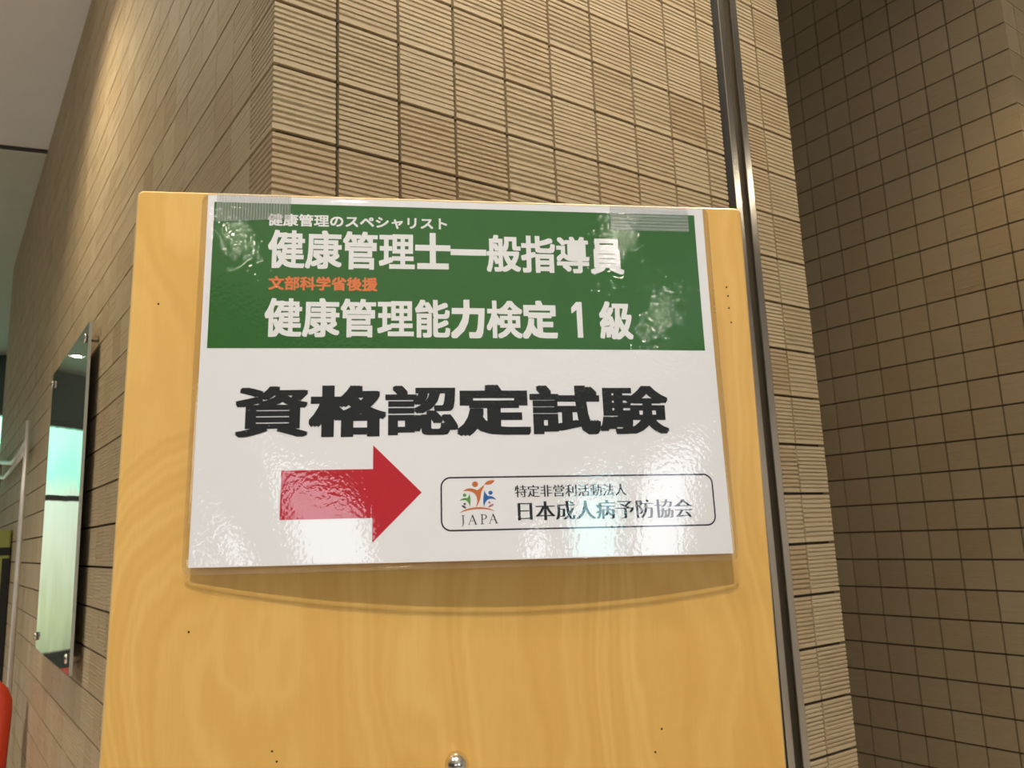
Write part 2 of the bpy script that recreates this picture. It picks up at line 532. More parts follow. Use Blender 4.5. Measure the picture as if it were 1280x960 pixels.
mb = MB(); mb.box(1.20, RU - 0.01, 0.02, 2.34, -EYE + 0.0005, -EYE + 0.008, fn=fw)
tag(mb.build('floor_passage_absorber', simple('bounce_absorber_brown', (0.10, 0.065, 0.035), 0.95, bump=0.4, bscale=700)), kind='structure')  # unseen dark layer added to cut floor bounce onto the passage wall
# joint strip across the ceiling, running off to the left
mb = MB()
a = Vector((-2.30, 3.897)); bq = Vector((-5.0, 2.9))
d = (bq - a).normalized(); nn = Vector((-d.y, d.x)) * 0.013
vsx = []
for z in (cz - 0.012, cz):
    for q in (a + nn, a - nn, bq - nn, bq + nn): vsx.append((q.x, q.y, z))
mb.add(vsx, [(0, 1, 2, 3), (7, 6, 5, 4), (0, 4, 5, 1), (1, 5, 6, 2), (2, 6, 7, 3), (3, 7, 4, 0)])
tag(mb.build('trim_2', simple('dark_joint', (0.06, 0.05, 0.045), 0.9)), kind='structure')

# far wall at the left with a big window looking onto greenery
FARY = 8.2
mb = MB()
for (x0, x1, z0, z1) in ((-9.5, -8.0, 0, cz), (-5.1, -3.2, 0, cz), (-8.0, -5.1, 2.84, cz), (-8.0, -5.1, 0, 0.25)):
    mb.box(x0, x1, FARY, FARY + 0.15, z0, z1)
tag(mb.build('wall_far', M_TEAL), kind='structure')
wf = empty('window_1', loc=(-6.55, FARY, 0.25)); tag(wf, kind='structure')
mb = MB()
for x in (-1.45, -0.5, 0.30, 1.39): mb.box(x, x + 0.06, 0.02, 0.12, 0, 2.59)
for z in (0.0, 1.70, 2.53): mb.box(-1.45, 1.45, 0.02, 0.12, z, z + 0.06)
mb.build('window_frame', M_DARKMETAL, wf)


def greenery():
    m, nt, b = mat('bright_garden_behind_glass')
    b.inputs['Base Color'].default_value = (0, 0, 0, 1)
    tc = nd(nt, 'ShaderNodeTexCoord'); sep = nd(nt, 'ShaderNodeSeparateXYZ')
    nt.links.new(tc.outputs['Object'], sep.inputs[0])
    cr = nd(nt, 'ShaderNodeValToRGB')
    mr = nd(nt, 'ShaderNodeMapRange'); mr.inputs['From Min'].default_value = 0; mr.inputs['From Max'].default_value = 2.6
    no = nd(nt, 'ShaderNodeTexNoise'); no.inputs['Scale'].default_value = 3.5; no.inputs['Detail'].default_value = 5
    nt.links.new(tc.outputs['Object'], no.inputs['Vector'])
    gm = nd(nt, 'ShaderNodeMapping'); gm.inputs['Scale'].default_value = (3.6, 1, 0.35)
    nt.links.new(tc.outputs['Object'], gm.inputs['Vector']); nt.links.new(gm.outputs[0], no.inputs['Vector'])
    ma = nd(nt, 'ShaderNodeMath', operation='MULTIPLY_ADD'); ma.inputs[1].default_value = 1.1
    nt.links.new(no.outputs['Fac'], ma.inputs[0])
    sb = nd(nt, 'ShaderNodeMath', operation='SUBTRACT'); sb.inputs[1].default_value = 0.3
    nt.links.new(sep.outputs['Z'], sb.inputs[0]); nt.links.new(sb.outputs[0], ma.inputs[2])
    nt.links.new(ma.outputs[0], mr.inputs['Value'])
    el = cr.color_ramp.elements
    el[0].position = 0.0; el[0].color = (0.16, 0.20, 0.12, 1)
    el[1].position = 1.0; el[1].color = (0.42, 0.95, 0.66, 1)
    for p_, c_ in ((0.25, (0.34, 0.40, 0.22, 1)), (0.55, (0.50, 0.58, 0.42, 1)), (0.76, (0.52, 0.66, 0.50, 1)), (0.86, (0.30, 0.92, 0.60, 1))):
        e = el.new(p_); e.color = c_
    nt.links.new(mr.outputs[0], cr.inputs[0])
    nt.links.new(cr.outputs[0], b.inputs['Emission Color'])
    b.inputs['Emission Strength'].default_value = WINDOW_FAR
    return m


mb = MB(); mb.box(-1.42, 1.42, 0.14, 0.15, 0.02, 2.57)
mb.build('pane', greenery(), wf)
# wall behind the viewer with daylit windows
BY = -5.0
M_DAY = emission('daylit_pane', (0.86, 0.92, 1.0), WINDOW_BACK)
spans = [(-1.84, -1.75, 1.35, 1.83), (-1.55, -1.38, 1.45, 2.02), (-0.85, -0.10, 1.72, 2.58), (1.63, 1.85, 2.05, 2.58), (2.15, 2.78, 2.05, 2.84), (3.00, 3.72, 1.88, 2.90)]
mb = MB()
xs = [-9] + [q for s_ in spans for q in s_[:2]] + [8]
for i in range(0, len(xs), 2): mb.box(xs[i], xs[i + 1], BY - 0.12, BY, 0, cz)
for (x0, x1, WZ0, WZ1) in spans:
    mb.box(x0, x1, BY - 0.12, BY, 0, WZ0); mb.box(x0, x1, BY - 0.12, BY, WZ1, cz)
tag(mb.build('wall_back', simple('lobby_wall', (0.22, 0.19, 0.15), 0.8, bscale=5)), kind='structure')
M_DAY3 = emission('dimmed_daylit_pane', (0.86, 0.92, 1.0), WINDOW_BACK * 0.68)  # same daylight, emission lowered to weaken its mirror image on the arrow
M_DAY2 = emission('cyan_daylit_pane', (0.55, 0.94, 1.0), WINDOW_BACK)
for i, (x0, x1, WZ0, WZ1) in enumerate(spans):
    wr = empty('window_%d' % (i + 2), loc=((x0 + x1) / 2, BY, WZ0)); tag(wr, kind='structure')
    h_ = (x1 - x0) / 2
    mb = MB(); mb.box(-h_, h_, -0.09, -0.08, 0, WZ1 - WZ0)
    mb.build('pane', M_DAY2 if i == 4 else M_DAY3 if i == 2 else M_DAY, wr)
    mb = MB(); fr_ = 0.012
    mb.box(-h_, -h_ + fr_, -0.07, -0.02, 0, WZ1 - WZ0); mb.box(h_ - fr_, h_, -0.07, -0.02, 0, WZ1 - WZ0)
    mb.box(-h_, h_, -0.07, -0.02, 0, fr_); mb.box(-h_, h_, -0.07, -0.02, WZ1 - WZ0 - fr_, WZ1 - WZ0)
    mb.build('window_frame', M_WHITEPAINT, wr)

mb = MB(); mb.box(6.6, 6.75, -5.0, 5.0, 0, cz)  # unseen wall added as a bright surface for the steel strips to mirror
tag(mb.build('wall_side_reflector', M_PAINT), kind='structure')

# ------------------------------------------------------------------ ceiling downlights
def spot(name, loc, watts, cone, blend, col, parent=None):
    ld = bpy.data.lights.new(name, 'SPOT')
    ld.energy = watts; ld.spot_size = math.radians(cone); ld.spot_blend = blend
    ld.color = col; ld.shadow_soft_size = 0.025
    o = bpy.data.objects.new(name, ld)
    COL.objects.link(o)
    if parent is not None:
        o.parent = parent; o.location = loc
    else:
        o.location = loc
    return o


def downlight(loc, watts, cone, blend, col, label):
    root = empty('ceiling_downlight', loc=loc)
    tag(root, label, 'ceiling light', 'recessed ceiling downlights')
    mb = MB()
    prof = [(0.047, 0.0), (0.085, 0.0), (0.085, -0.006), (0.078, -0.009), (0.047, -0.004), (0.047, 0.0)]
    n_ = 40
    vs_, fs_ = [], []
    for r_, z_ in prof:
        for k in range(n_):
            t_ = 2 * math.pi * k / n_
            vs_.append((r_ * math.cos(t_), r_ * math.sin(t_), z_))
    for i in range(len(prof) - 1):
        for k in range(n_):
            k2 = (k + 1) % n_
            fs_.append((i * n_ + k, (i + 1) * n_ + k, (i + 1) * n_ + k2, i * n_ + k2))
    mb.add(vs_, fs_, 0, 0.5, True)
    mb.build('trim_ring', M_WHITEPAINT, root)
    mb = MB(); mb.lathe([(0.046, 0.0), (0.046, -0.003), (0.022, -0.004)], (0, 0, 0), (0, 0, 1), 32)
    mb.build('lens', M_LAMP, root)
    spot('lamp_light', (0, 0, -0.03), watts, cone, blend, col, root)
    return root


for (nm, p, wt, cone, blend, colr, aim) in DOWNLIGHTS:
    downlight((p.x, p.y, cz), wt, cone, blend, colr, 'round white recessed downlight in the lobby ceiling')  # label also covers the added fill lamps in the list
pl = PASSAGE_LIGHT
downlight((pl[0].x, pl[0].y, cz), pl[1], pl[2], pl[3], pl[4], 'round white recessed downlight in the lobby ceiling')

# ------------------------------------------------------------------ the sign board
D = Vector((0.0132911, 0.00835716, 0.99987674))
H = Vector((0.99087563, 0.13401951, -0.01429161))
N = H.cross(D)                                 # out of the board, towards the lens
DIST = 0.45996304
org = N * -DIST                                # board face point with u = v = 0 (relative to the lens)
org = Vector((org.x, org.y, org.z + EYE)) - D * EYE
BM = Matrix(((H.x, -N.x, D.x, org.x), (H.y, -N.y, D.y, org.y), (H.z, -N.z, D.z, org.z), (0, 0, 0, 1)))
board = empty('sign_board', BM)
tag(board, 'light birch plywood sign board standing before the tiled corner, steel knob low in the middle', 'sign board')
# panel, local x across, z up (z = EYE is lens height), y into the board
BX0, BX1, BZ0, BZ1, BT = -0.1525, 0.2092, 0.06, EYE + 0.2030, 0.020


def rounded_rect(x0, x1, z0, z1, r, n=6):
    out = []
    for cx, cz_, a0 in ((x1 - r, z1 - r, 0), (x0 + r, z1 - r, 90), (x0 + r, z0 + r, 180), (x1 - r, z0 + r, 270)):
        for i in range(n + 1):
            a_ = math.radians(a0 + 90 * i / n)
            out.append((cx + r * math.cos(a_), cz_ + r * math.sin(a_)))
    return out


mb = MB()
rr = rounded_rect(BX0, BX1, BZ0, BZ1, 0.0035)
n = len(rr)
ch = 0.0011
inner = rounded_rect(BX0 + ch, BX1 - ch, BZ0 + ch, BZ1 - ch, 0.0030)
vsx = [(x, 0, z) for x, z in inner] + [(x, ch, z) for x, z in rr] + [(x, BT, z) for x, z in rr]
mb.add(vsx, [tuple(range(n))[::-1]], 0)
b0 = 0
for i in range(n):
    j = (i + 1) % n
    mb.face([i, j, n + j, n + i][::-1], 1)
    mb.face([n + i, n + j, 2 * n + j, 2 * n + i][::-1], 1)
mb.face(list(range(2 * n, 3 * n)), 0)
mb.build('panel', [M_WOOD, M_PLYEDGE], board)
# feet that hold the panel upright
for x in (BX0 + 0.03, BX1 - 0.07):
    mb = MB(); mb.box(x, x + 0.04, -0.16, 0.18, 0.0, 0.045); mb.box(x, x + 0.04, BT, BT + 0.02, 0.045, 0.25)
    mb.build('foot', M_PLYEDGE, board, bevel=0.004)
# steel knob
mb = MB()
prof = [(0.0045, 0.0), (0.0045, 0.004)]
for i in range(13):
    a_ = math.radians(-50 + 140 * i / 12)
    prof.append((0.0062 * math.cos(a_) + 0.00001, 0.0092 + 0.0062 * math.sin(a_)))
mb.lathe(prof, (0.0262, 0, EYE - 0.1120), (0, -1, 0), 36)
ob = mb.build('knob', M_STEEL, board)
tag(ob, 'round stainless steel knob')
for (x, z) in ((-0.1373, 0.1355), (0.1957, 0.1508), (0.1963, 0.1452), (0.1962, 0.1375), (0.1970, 0.1284), (-0.0682, -0.1027), (-0.0657, -0.1078), (-0.1123, -0.0420), (0.1390, -0.1024), (0.1347, -0.1140)):
    mb = MB(); mb.lathe([(0.00055, 0.0001), (0.00055, -0.0012)], (x, 0, EYE + z), (0, -1, 0), 10)
    mb.build('nail_hole', M_RUBBER, board)

# ------------------------------------------------------------------ the laminated notice
notice = empty('laminated_notice', BM @ Matrix.Translation((-0.11331, 0, EYE + 0.2013)))
tag(notice, 'laminated white paper notice with green heading and red arrow taped on the plywood board', 'notice')


def lift(s, t):
    """how far the sheet stands off the board (mm); it bellies out along its lower edge"""
    a_ = (s - 150) / 150.0
    base = 3.5 * (a_ * (a_ - 1) / 2) + 13.0 * (1 - a_ * a_) + 8.5 * (a_ * (a_ + 1) / 2)
    return max(0.3, base) * max(0.0, t / 210.0) ** 1.6


def S(s, t, h=0.0):
    return (s / 1000.0, -(0.45 + lift(s, t) + h) / 1000.0, -t / 1000.0)


def sheet(mb, s0, s1, t0, t1, h, ns, nt, mi=0):
    vs_ = [S(s0 + (s1 - s0) * i / ns, t0 + (t1 - t0) * j / nt, h) for j in range(nt + 1) for i in range(ns + 1)]
    fs_ = [(j * (ns + 1) + i, (j + 1) * (ns + 1) + i, (j + 1) * (ns + 1) + i + 1, j * (ns + 1) + i + 1) for j in range(nt) for i in range(ns)]
    mb.add(vs_, fs_, mi, 0.5, True)


mb = MB(); sheet(mb, 0, 297, 0, 210.6, 0, 60, 44)
paper = mb.build('paper_sheet', M_PAPER, notice)
mb = MB(); sheet(mb, 3.6, 291.3, 4.3, 91.4, 0.06, 58, 20)
mb.build('green_banner', M_GREEN, paper)


def poly(mb, pts, h, mi=0, sub=8.0):
    """flat polygon of (s, t) mm laid on the sheet"""
    from mathutils.geometry import tessellate_polygon
    tri = tessellate_polygon([[Vector((p[0], p[1], 0)) for p in pts]])
    mb.add([S(p[0], p[1], h) for p in pts], [tuple(q) for q in tri], mi)


# arrow, cut into strips so that it follows the bulge of the sheet
mb = MB()
A0, A1, A2 = 46.4, 95.5, 121.9
ns = 14
for i in range(ns):
    s0 = A0 + (A1 - A0) * i / ns; s1 = A0 + (A1 - A0) * (i + 1) / ns
    for j in range(4):
        t0 = 160.3 + 26.5 * j / 4; t1 = 160.3 + 26.5 * (j + 1) / 4
        mb.add([S(s0, t0, .06), S(s0, t1, .06), S(s1, t1, .06), S(s1, t0, .06)], [(0, 1, 2, 3)])
for i in range(10):
    f0 = i / 10; f1 = (i + 1) / 10
    s0 = A1 + (A2 - A1) * f0; s1 = A1 + (A2 - A1) * f1
    h0 = 26.4 * (1 - f0); h1 = 26.4 * (1 - f1)
    for j in range(6):
        g0 = -1 + 2 * j / 6; g1 = -1 + 2 * (j + 1) / 6
        mb.add([S(s0, 173.5 + h0 * g0, .06), S(s0, 173.5 + h0 * g1, .06), S(s1, 173.5 + h1 * g1, .06), S(s1, 173.5 + h1 * g0, .06)], [(0, 1, 2, 3)])
mb.build('direction_arrow', M_RED, paper)

# lettering ---------------------------------------------------------
_gl = {}


def glyph(ch_, offset=0.0):
    """outline of one character as a triangulated 2-D mesh (em units)"""
    key = (ch_, offset)
    if key in _gl: return _gl[key]
    cu = bpy.data.curves.new('glyph', 'FONT')
    cu.body = ch_; cu.size = 1.0; cu.resolution_u = 3; cu.offset = offset
    ob_ = bpy.data.objects.new('glyph', cu)
    COL.objects.link(ob_)
    dg = bpy.context.evaluated_depsgraph_get()
    me = ob_.evaluated_get(dg).to_mesh()
    v_ = [(q.co.x, q.co.y) for q in me.vertices]
    f_ = [tuple(p_.vertices) for p_ in me.polygons]
    ob_.evaluated_get(dg).to_mesh_clear()
    bpy.data.objects.remove(ob_); bpy.data.curves.remove(cu)
    _gl[key] = (v_, f_)
    return _gl[key]


def text_line(name, body, s0, s1, t0, t1, material, rx, ry, h=0.12, offset=0.0, dense=None, advance=1.0, minch=False, ring=12):
    """set body so that its ink fills s0..s1 by t0..t1 (mm) on the sheet; rx, ry thicken the strokes"""
    V, fc = [], []
    for i, c_ in enumerate(body):
        v_, f_ = glyph(c_, offset)
        V.append([(x + i * advance, y) for x, y in v_]); fc.append(f_)
    allp = [q for v_ in V for q in v_]
    x0 = min(q[0] for q in allp); x1 = max(q[0] for q in allp)
    y0 = min(q[1] for q in allp); y1 = max(q[1] for q in allp)
    rmax, rymax = rx, ry
    sx = (s1 - s0 - 2 * rmax) / (x1 - x0); sy = (t1 - t0 - 2 * rymax) / (y1 - y0)
    mb = MB()
    for c_, v_, f_ in zip(body, V, fc):
        k = 1.0
        if dense and c_ in dense: k = dense[c_]
        offs = [(0, 0)]
        if rx or ry:
            if minch:
                offs = [(-rx * k, 0), (0, 0), (rx * k, 0)]
            else:
                for g in (0.55, 1.0):
                    for dx_, dy_ in ((1, 0), (1, 1), (0, 1), (-1, 1), (-1, 0), (-1, -1), (0, -1), (1, -1)):
                        offs.append((dx_ * rx * k * g, dy_ * ry * k * g))
        for oi, (dx_, dy_) in enumerate(offs):
            hh = h + 0.002 * oi
            mb.add([S(s0 + rmax + (x - x0) * sx + dx_, t1 - rymax - (y - y0) * sy + dy_, hh) for x, y in v_], f_)
    return mb.build(name, material, paper)


DN = {c: 0.62 for c in '健康管理般導能検級資認験'}
DN['員'] = 0.75; DN['指'] = 0.7; DN['定'] = 0.9
text_line('heading_text', '健康管理のスペシャリスト', 33.8, 137.6, 10.4, 18.2, M_WHITEINK, 0.22, 0.22)
text_line('heading_text', '健康管理士一般指導員', 34.2, 244.8, 19.9, 44.4, M_WHITEINK, 0.95, 0.95, dense=DN)
text_line('heading_text', '文部科学省後援', 35.6, 96.9, 48.7, 57.1, M_ORANGE, 0.26, 0.26)
text_line('heading_text', '健康管理能力検定', 33.7, 202.0, 61.3, 85.4, M_WHITEINK, 0.95, 0.95, dense=DN)
mb = MB()
poly(mb, [(213.7, 62.0), (217.0, 62.0), (217.0, 84.2), (213.7, 84.2), (213.7, 67.0), (210.5, 69.4), (210.5, 65.7)], 0.12)
mb.build('heading_text', M_WHITEINK, paper)
text_line('heading_text', '級', 227.3, 247.6, 61.3, 85.2, M_WHITEINK, 0.65, 0.65)
DT = {c: 0.62 for c in '資認験'}
DT['試'] = 0.75; DT['格'] = 0.85
text_line('title_text', '資格認定試験', 19.6, 266.3, 112.7, 142.5, M_BLACK, 2.3, 1.15, dense=DT)
text_line('association_text', '特定非営利活動法人', 173.0, 236.8, 170.5, 177.1, M_BLACK, 0.20, 0, minch=True, offset=-0.010)
text_line('association_text', '日本成人病予防協会', 174.3, 274.8, 179.6, 189.9, M_BLACK, 0.50, 0, minch=True, offset=-0.014)

# rounded outline round the association name
mb = MB()
bo = [(132.1 + 0.0, 0)]


def rr_st(x0, x1, z0, z1, r, n=8, edge=18):
    """rounded rectangle outline in (s, t) with subdivided sides"""
    base = rounded_rect(x0, x1, z0, z1, r, n)
    out = []
    for i in range(len(base)):
        p_, q_ = base[i], base[(i + 1) % len(base)]
        k = max(1, int(math.hypot(q_[0] - p_[0], q_[1] - p_[1]) / 8))
        for j in range(k): out.append((p_[0] + (q_[0] - p_[0]) * j / k, p_[1] + (q_[1] - p_[1]) * j / k))
    return out


outer = rr_st(132.1, 288.6, 165.3, 194.9, 5.6)
th_ = 0.85
cxm, czm = 210.35, 180.1
ins = []
for (x, z) in outer:
    # move inwards along the local normal of the rounded rectangle
    qx = min(max(x, 132.1 + 5.6), 288.6 - 5.6); qz = min(max(z, 165.3 + 5.6), 194.9 - 5.6)
    v_ = Vector((x - qx, z - qz)); v_.normalize()
    ins.append((x - v_.x * th_, z - v_.y * th_))
n = len(outer)
mb.add([S(x, z, .07) for x, z in outer] + [S(x, z, .07) for x, z in ins], [(i, (i + 1) % n, n + (i + 1) % n, n + i) for i in range(n)])
mb.build('rounded_frame', M_NAVY, paper)

# the association's emblem and its four letters
LX = lambda x: 142.3 + 0.0633 * (x - 243)
LY = lambda y: 185.3 + 0.0608 * (y - 440)


def bez(p0, p1, p2, p3, n=10):
    out = []
    for i in range(n):
        t = i / n; a_ = 1 - t
        out.append((a_ ** 3 * p0[0] + 3 * a_ * a_ * t * p1[0] + 3 * a_ * t * t * p2[0] + t ** 3 * p3[0],
                    a_ ** 3 * p0[1] + 3 * a_ * a_ * t * p1[1] + 3 * a_ * t * t * p2[1] + t ** 3 * p3[1]))
    return out


mb = MB()


def lp(pts, mi): poly(mb, [(LX(x), LY(y)) for x, y in pts], 0.08, mi)


def disc(cx, cy, r, mi, ry=None, ang=0, n=22):
    ry = ry or r
    c_, s_ = math.cos(math.radians(ang)), math.sin(math.radians(ang))
    lp([(cx + r * math.cos(2 * math.pi * k / n) * c_ - ry * math.sin(2 * math.pi * k / n) * s_,
         cy + r * math.cos(2 * math.pi * k / n) * s_ + ry * math.sin(2 * math.pi * k / n) * c_) for k in range(n)], mi)


# orange figure (materials: 0 orange, 1 green, 2 blue, 3 violet, 4 pink)
disc(383, 181, 26, 0)
lp(bez((276, 243), (305, 215), (350, 205), (398, 236)) + bez((398, 236), (425, 220), (440, 205), (466, 184))
   + bez((466, 184), (455, 215), (440, 240), (434, 262)) + bez((434, 262), (428, 310), (415, 360), (384, 390))
   + bez((384, 390), (405, 340), (405, 290), (372, 262)) + bez((372, 262), (345, 240), (310, 236), (276, 243)), 0)
lp(bez((464, 184), (480, 150), (515, 142), (556, 148)) + bez((556, 148), (535, 185), (500, 192), (464, 184)), 0)
lp(bez((243, 441), (290, 375), (500, 370), (549, 430), 16) + bez((549, 430), (490, 392), (300, 398), (243, 441), 16), 0)
# green figure
disc(290, 278, 15, 1)
lp(bez((243, 330), (262, 306), (290, 300), (312, 306)) + bez((312, 306), (322, 295), (330, 280), (334, 263))
   + bez((334, 263), (340, 300), (344, 345), (334, 386)) + bez((334, 386), (330, 350), (312, 325), (290, 322)) + bez((290, 322), (270, 320), (255, 324), (243, 330)), 1)
# blue figure
disc(516, 260, 18, 2)
lp(bez((464, 237), (470, 262), (480, 280), (496, 290)) + bez((496, 290), (525, 286), (550, 300), (564, 327))
   + bez((564, 327), (540, 312), (510, 310), (490, 322)) + bez((490, 322), (470, 338), (462, 360), (457, 386)) + bez((457, 386), (445, 345), (452, 290), (464, 237)), 2)
disc(290, 357, 10, 3); lp(bez((262, 368), (285, 366), (300, 378), (302, 397)) + bez((302, 397), (280, 396), (265, 384), (262, 368)), 3)
disc(504, 348, 10, 4); lp(bez((490, 391), (500, 370), (520, 360), (544, 362)) + bez((544, 362), (535, 382), (515, 392), (490, 391)), 4)
mb.build('association_emblem', [M_LORANGE, M_LEAF, M_BLUE, M_VIOLET, M_PINK], paper)

mb = MB()


def stroke(pts, wd):
    """thick line through (x, y) crop coordinates with widths"""
    for i in range(len(pts) - 1):
        (xa, ya), (xb, yb) = pts[i], pts[i + 1]
        wa, wb_ = (wd[i], wd[i + 1]) if isinstance(wd, (list, tuple)) else (wd, wd)
        dx_, dy_ = xb - xa, yb - ya
        l_ = math.hypot(dx_, dy_) or 1
        nx, ny = -dy_ / l_, dx_ / l_
        lp([(xa + nx * wa / 2, ya + ny * wa / 2), (xb + nx * wb_ / 2, yb + ny * wb_ / 2), (xb - nx * wb_ / 2, yb - ny * wb_ / 2), (xa - nx * wa / 2, ya - ny * wa / 2)], 0)


# J
stroke([(259, 459), (286, 459)], 4); stroke([(273, 459), (274, 500), (274, 530), (271, 547), (262, 559)], [10, 10, 10, 7, 3])
# A A
for ax, ay in ((354, 456), (533, 450)):
    stroke([(ax, ay), (ax - 31, ay + 84)], 4); stroke([(ax - 2, ay), (ax + 30, ay + 84)], 11)
    stroke([(ax - 20, ay + 53), (ax + 16, ay + 53)], 4)
    stroke([(ax - 40, ay + 84), (ax - 22, ay + 84)], 4); stroke([(ax + 16, ay + 84), (ax + 40, ay + 84)], 4)
# P
stroke([(437, 454), (437, 538)], 10); stroke([(423, 454), (445, 454)], 4); stroke([(422, 538), (454, 538)], 4)
stroke([(437, 455), (456, 455), (470, 462), (475, 474), (470, 488), (456, 495), (440, 496)], [4, 5, 8, 11, 8, 5, 4])
mb.build('association_initials', M_BLACK, paper)

# the clear film
mb = MB()


def film_outline():
    return rr_st(-3.2, 300.2, -1.0, 214.4, 4.5, 6)


ns, nt = 64, 46
s_l, s_r, t_t, t_b, rad = -3.2, 300.2, -1.0, 214.4, 4.5


def film_pt(i, j, h):
    s = s_l + (s_r - s_l) * i / ns; t = t_t + (t_b - t_t) * j / nt
    # round the corners
    qx = min(max(s, s_l + rad), s_r - rad); qt = min(max(t, t_t + rad), t_b - rad)
    dx_, dt_ = s - qx, t - qt
    d_ = math.hypot(dx_, dt_)
    m_ = max(abs(dx_), abs(dt_))
    if d_ > 1e-6 and m_ > 0:
        s = qx + dx_ / d_ * m_; t = qt + dt_ / d_ * m_
    return S(s, max(t, -1.0), h)


hf, hb = 0.22, -0.10
front = [film_pt(i, j, hf) for j in range(nt + 1) for i in range(ns + 1)]
back = [film_pt(i, j, hb) for j in range(nt + 1) for i in range(ns + 1)]
gf = [(j * (ns + 1) + i, (j + 1) * (ns + 1) + i, (j + 1) * (ns + 1) + i + 1, j * (ns + 1) + i + 1) for j in range(nt) for i in range(ns)]
mb.add(front + back, gf, 0, 0.5, True)
off = len(front)
for qi, q in enumerate(gf):
    j_, i_ = divmod(qi, ns)
    if 3 <= i_ < ns - 3 and 3 <= j_ < nt - 3: continue        # bonded to the back of the sheet there
    mb.face([off + k for k in reversed(q)], 0, 0.5, True)
loop = [i for i in range(ns + 1)] + [j * (ns + 1) + ns for j in range(1, nt + 1)] + [nt * (ns + 1) + i for i in range(ns - 1, -1, -1)] + [j * (ns + 1) for j in range(nt - 1, 0, -1)]
for k in range(len(loop)):
    a_, b_ = loop[k], loop[(k + 1) % len(loop)]
    mb.face([a_, b_, off + b_, off + a_], 1)
tag(mb.build('laminate_film', [M_FILM, M_FILMEDGE], notice), 'clear glossy laminate film')


# two strips of clear ribbed tape over the top corners
def tape(s0, s1, t0, t1, slant, m, label):
    loc = BM @ Matrix.Translation((-0.11331, 0, EYE + 0.2013))
    o_ = empty('adhesive_tape', loc)
    mb = MB()
    n1_, n2_ = 16, 8
    pts = {}
    vs_ = []
    for hh in (0.30, 0.42):
        for j in range(n2_ + 1):
            for i in range(n1_ + 1):
                f_ = i / n1_
                s = s0 + (s1 - s0) * f_; ta = t0; tb = t1 + slant * f_
                vs_.append(S(s, max(0.0, ta + (tb - ta) * j / n2_) if True else 0, hh) if ta + (tb - ta) * j / n2_ >= 0 else
                           (s / 1000, -(0.45 + hh) / 1000, -(ta + (tb - ta) * j / n2_) / 1000))
    m1 = (n1_ + 1) * (n2_ + 1)
    g = [(j * (n1_ + 1) + i, (j + 1) * (n1_ + 1) + i, (j + 1) * (n1_ + 1) + i + 1, j * (n1_ + 1) + i + 1) for j in range(n2_) for i in range(n1_)]
    mb.add(vs_, [tuple(m1 + k for k in q) for q in g] + [tuple(reversed(q)) for q in g])
    lp_ = [i for i in range(n1_ + 1)] + [j * (n1_ + 1) + n1_ for j in range(1, n2_ + 1)] + [n2_ * (n1_ + 1) + i for i in range(n1_ - 1, -1, -1)] + [j * (n1_ + 1) for j in range(n2_ - 1, 0, -1)]
    for k in range(len(lp_)):
        mb.face([lp_[k], lp_[(k + 1) % len(lp_)], m1 + lp_[(k + 1) % len(lp_)], m1 + lp_[k]])
    bpy.data.objects.remove(o_)
    o_ = mb.build('adhesive_tape', m)
    o_.matrix_world = loc
    tag(o_, label, 'tape', 'strips of clear tape holding the notice')


tape(5.0, 46.6, -1.2, 16.4, -2.6, M_TAPE_V, 'clear tape strip with upright ribs over the top left corner of the notice')
tape(237.5, 287.2, -1.2, 15.7, -0.3, M_TAPE_H, 'clear tape strip with level ribs over the top right corner of the notice')

# ------------------------------------------------------------------ acrylic panel on the left wall
root = empty('acrylic_panel', Matrix(((L_.x, E_.x, 0, 0), (L_.y, E_.y, 0, 0), (0, 0, 1, 0), (0, 0, 0, 1))))
pc = W(-0.0, 1.81, -0.31)
root.matrix_world = Matrix.Translation(pc) @ Matrix(((L_.x, E_.x, 0, 0), (L_.y, E_.y, 0, 0), (0, 0, 1, 0), (0, 0, 0, 1)))
tag(root, 'tall clear acrylic wall panel on steel standoffs reflecting a bright window, on the left wall', 'wall panel')
M_ACR, nt_, b_ = mat('glossy_acrylic')
b_.inputs['Base Color'].default_value = (0.10, 0.115, 0.105, 1)
b_.inputs['Roughness'].default_value = 0.02; b_.inputs['IOR'].default_value = 1.55
tcx = nd(nt_, 'ShaderNodeTexCoord'); nox = nd(nt_, 'ShaderNodeTexNoise'); nox.inputs['Scale'].default_value = 5
nt_.links.new(tcx.outputs['Object'], nox.inputs['Vector'])
bpx = nd(nt_, 'ShaderNodeBump'); bpx.inputs['Strength'].default_value = 0.05; bpx.inputs['Distance'].default_value = 0.01
nt_.links.new(nox.outputs['Fac'], bpx.inputs['Height']); nt_.links.new(bpx.outputs[0], b_.inputs['Normal'])
M_ACREDGE = simple('polished_acrylic_edge', (0.62, 0.66, 0.60), 0.15)
PW, PH = 0.405, 0.93
mb = MB()
# local: x along the wall (into depth), y towards the wall, z up
mb.box(-PW, PW, -0.030, -0.022, 0, PH)
ob = mb.build('sheet', [M_ACR, M_ACREDGE], root)
for pl_ in ob.data.polygons:
    if abs(pl_.normal.y) < 0.5: pl_.material_index = 1
for x in (-PW + 0.03, PW - 0.03):
    for z in (0.04, PH - 0.04):
        mb = MB(); mb.lathe([(0.008, 0.0), (0.008, 0.022), (0.008, 0.030), (0.013, 0.030), (0.013, 0.036), (0.011, 0.038)], (x, 0.0, z), (0, -1, 0), 24)
        mb.build('standoff', M_STEEL, root)

# ------------------------------------------------------------------ handrail stand at the far end of the left wall
hb_ = W(-0.03, 3.10, FLOORZ)
root = empty('handrail', loc=hb_)
tag(root, 'stainless handrail with upright post at the far left end of the tiled wall', 'handrail')


def wl(off_, u, z):
    q = W(-off_, u, z); return q - hb_


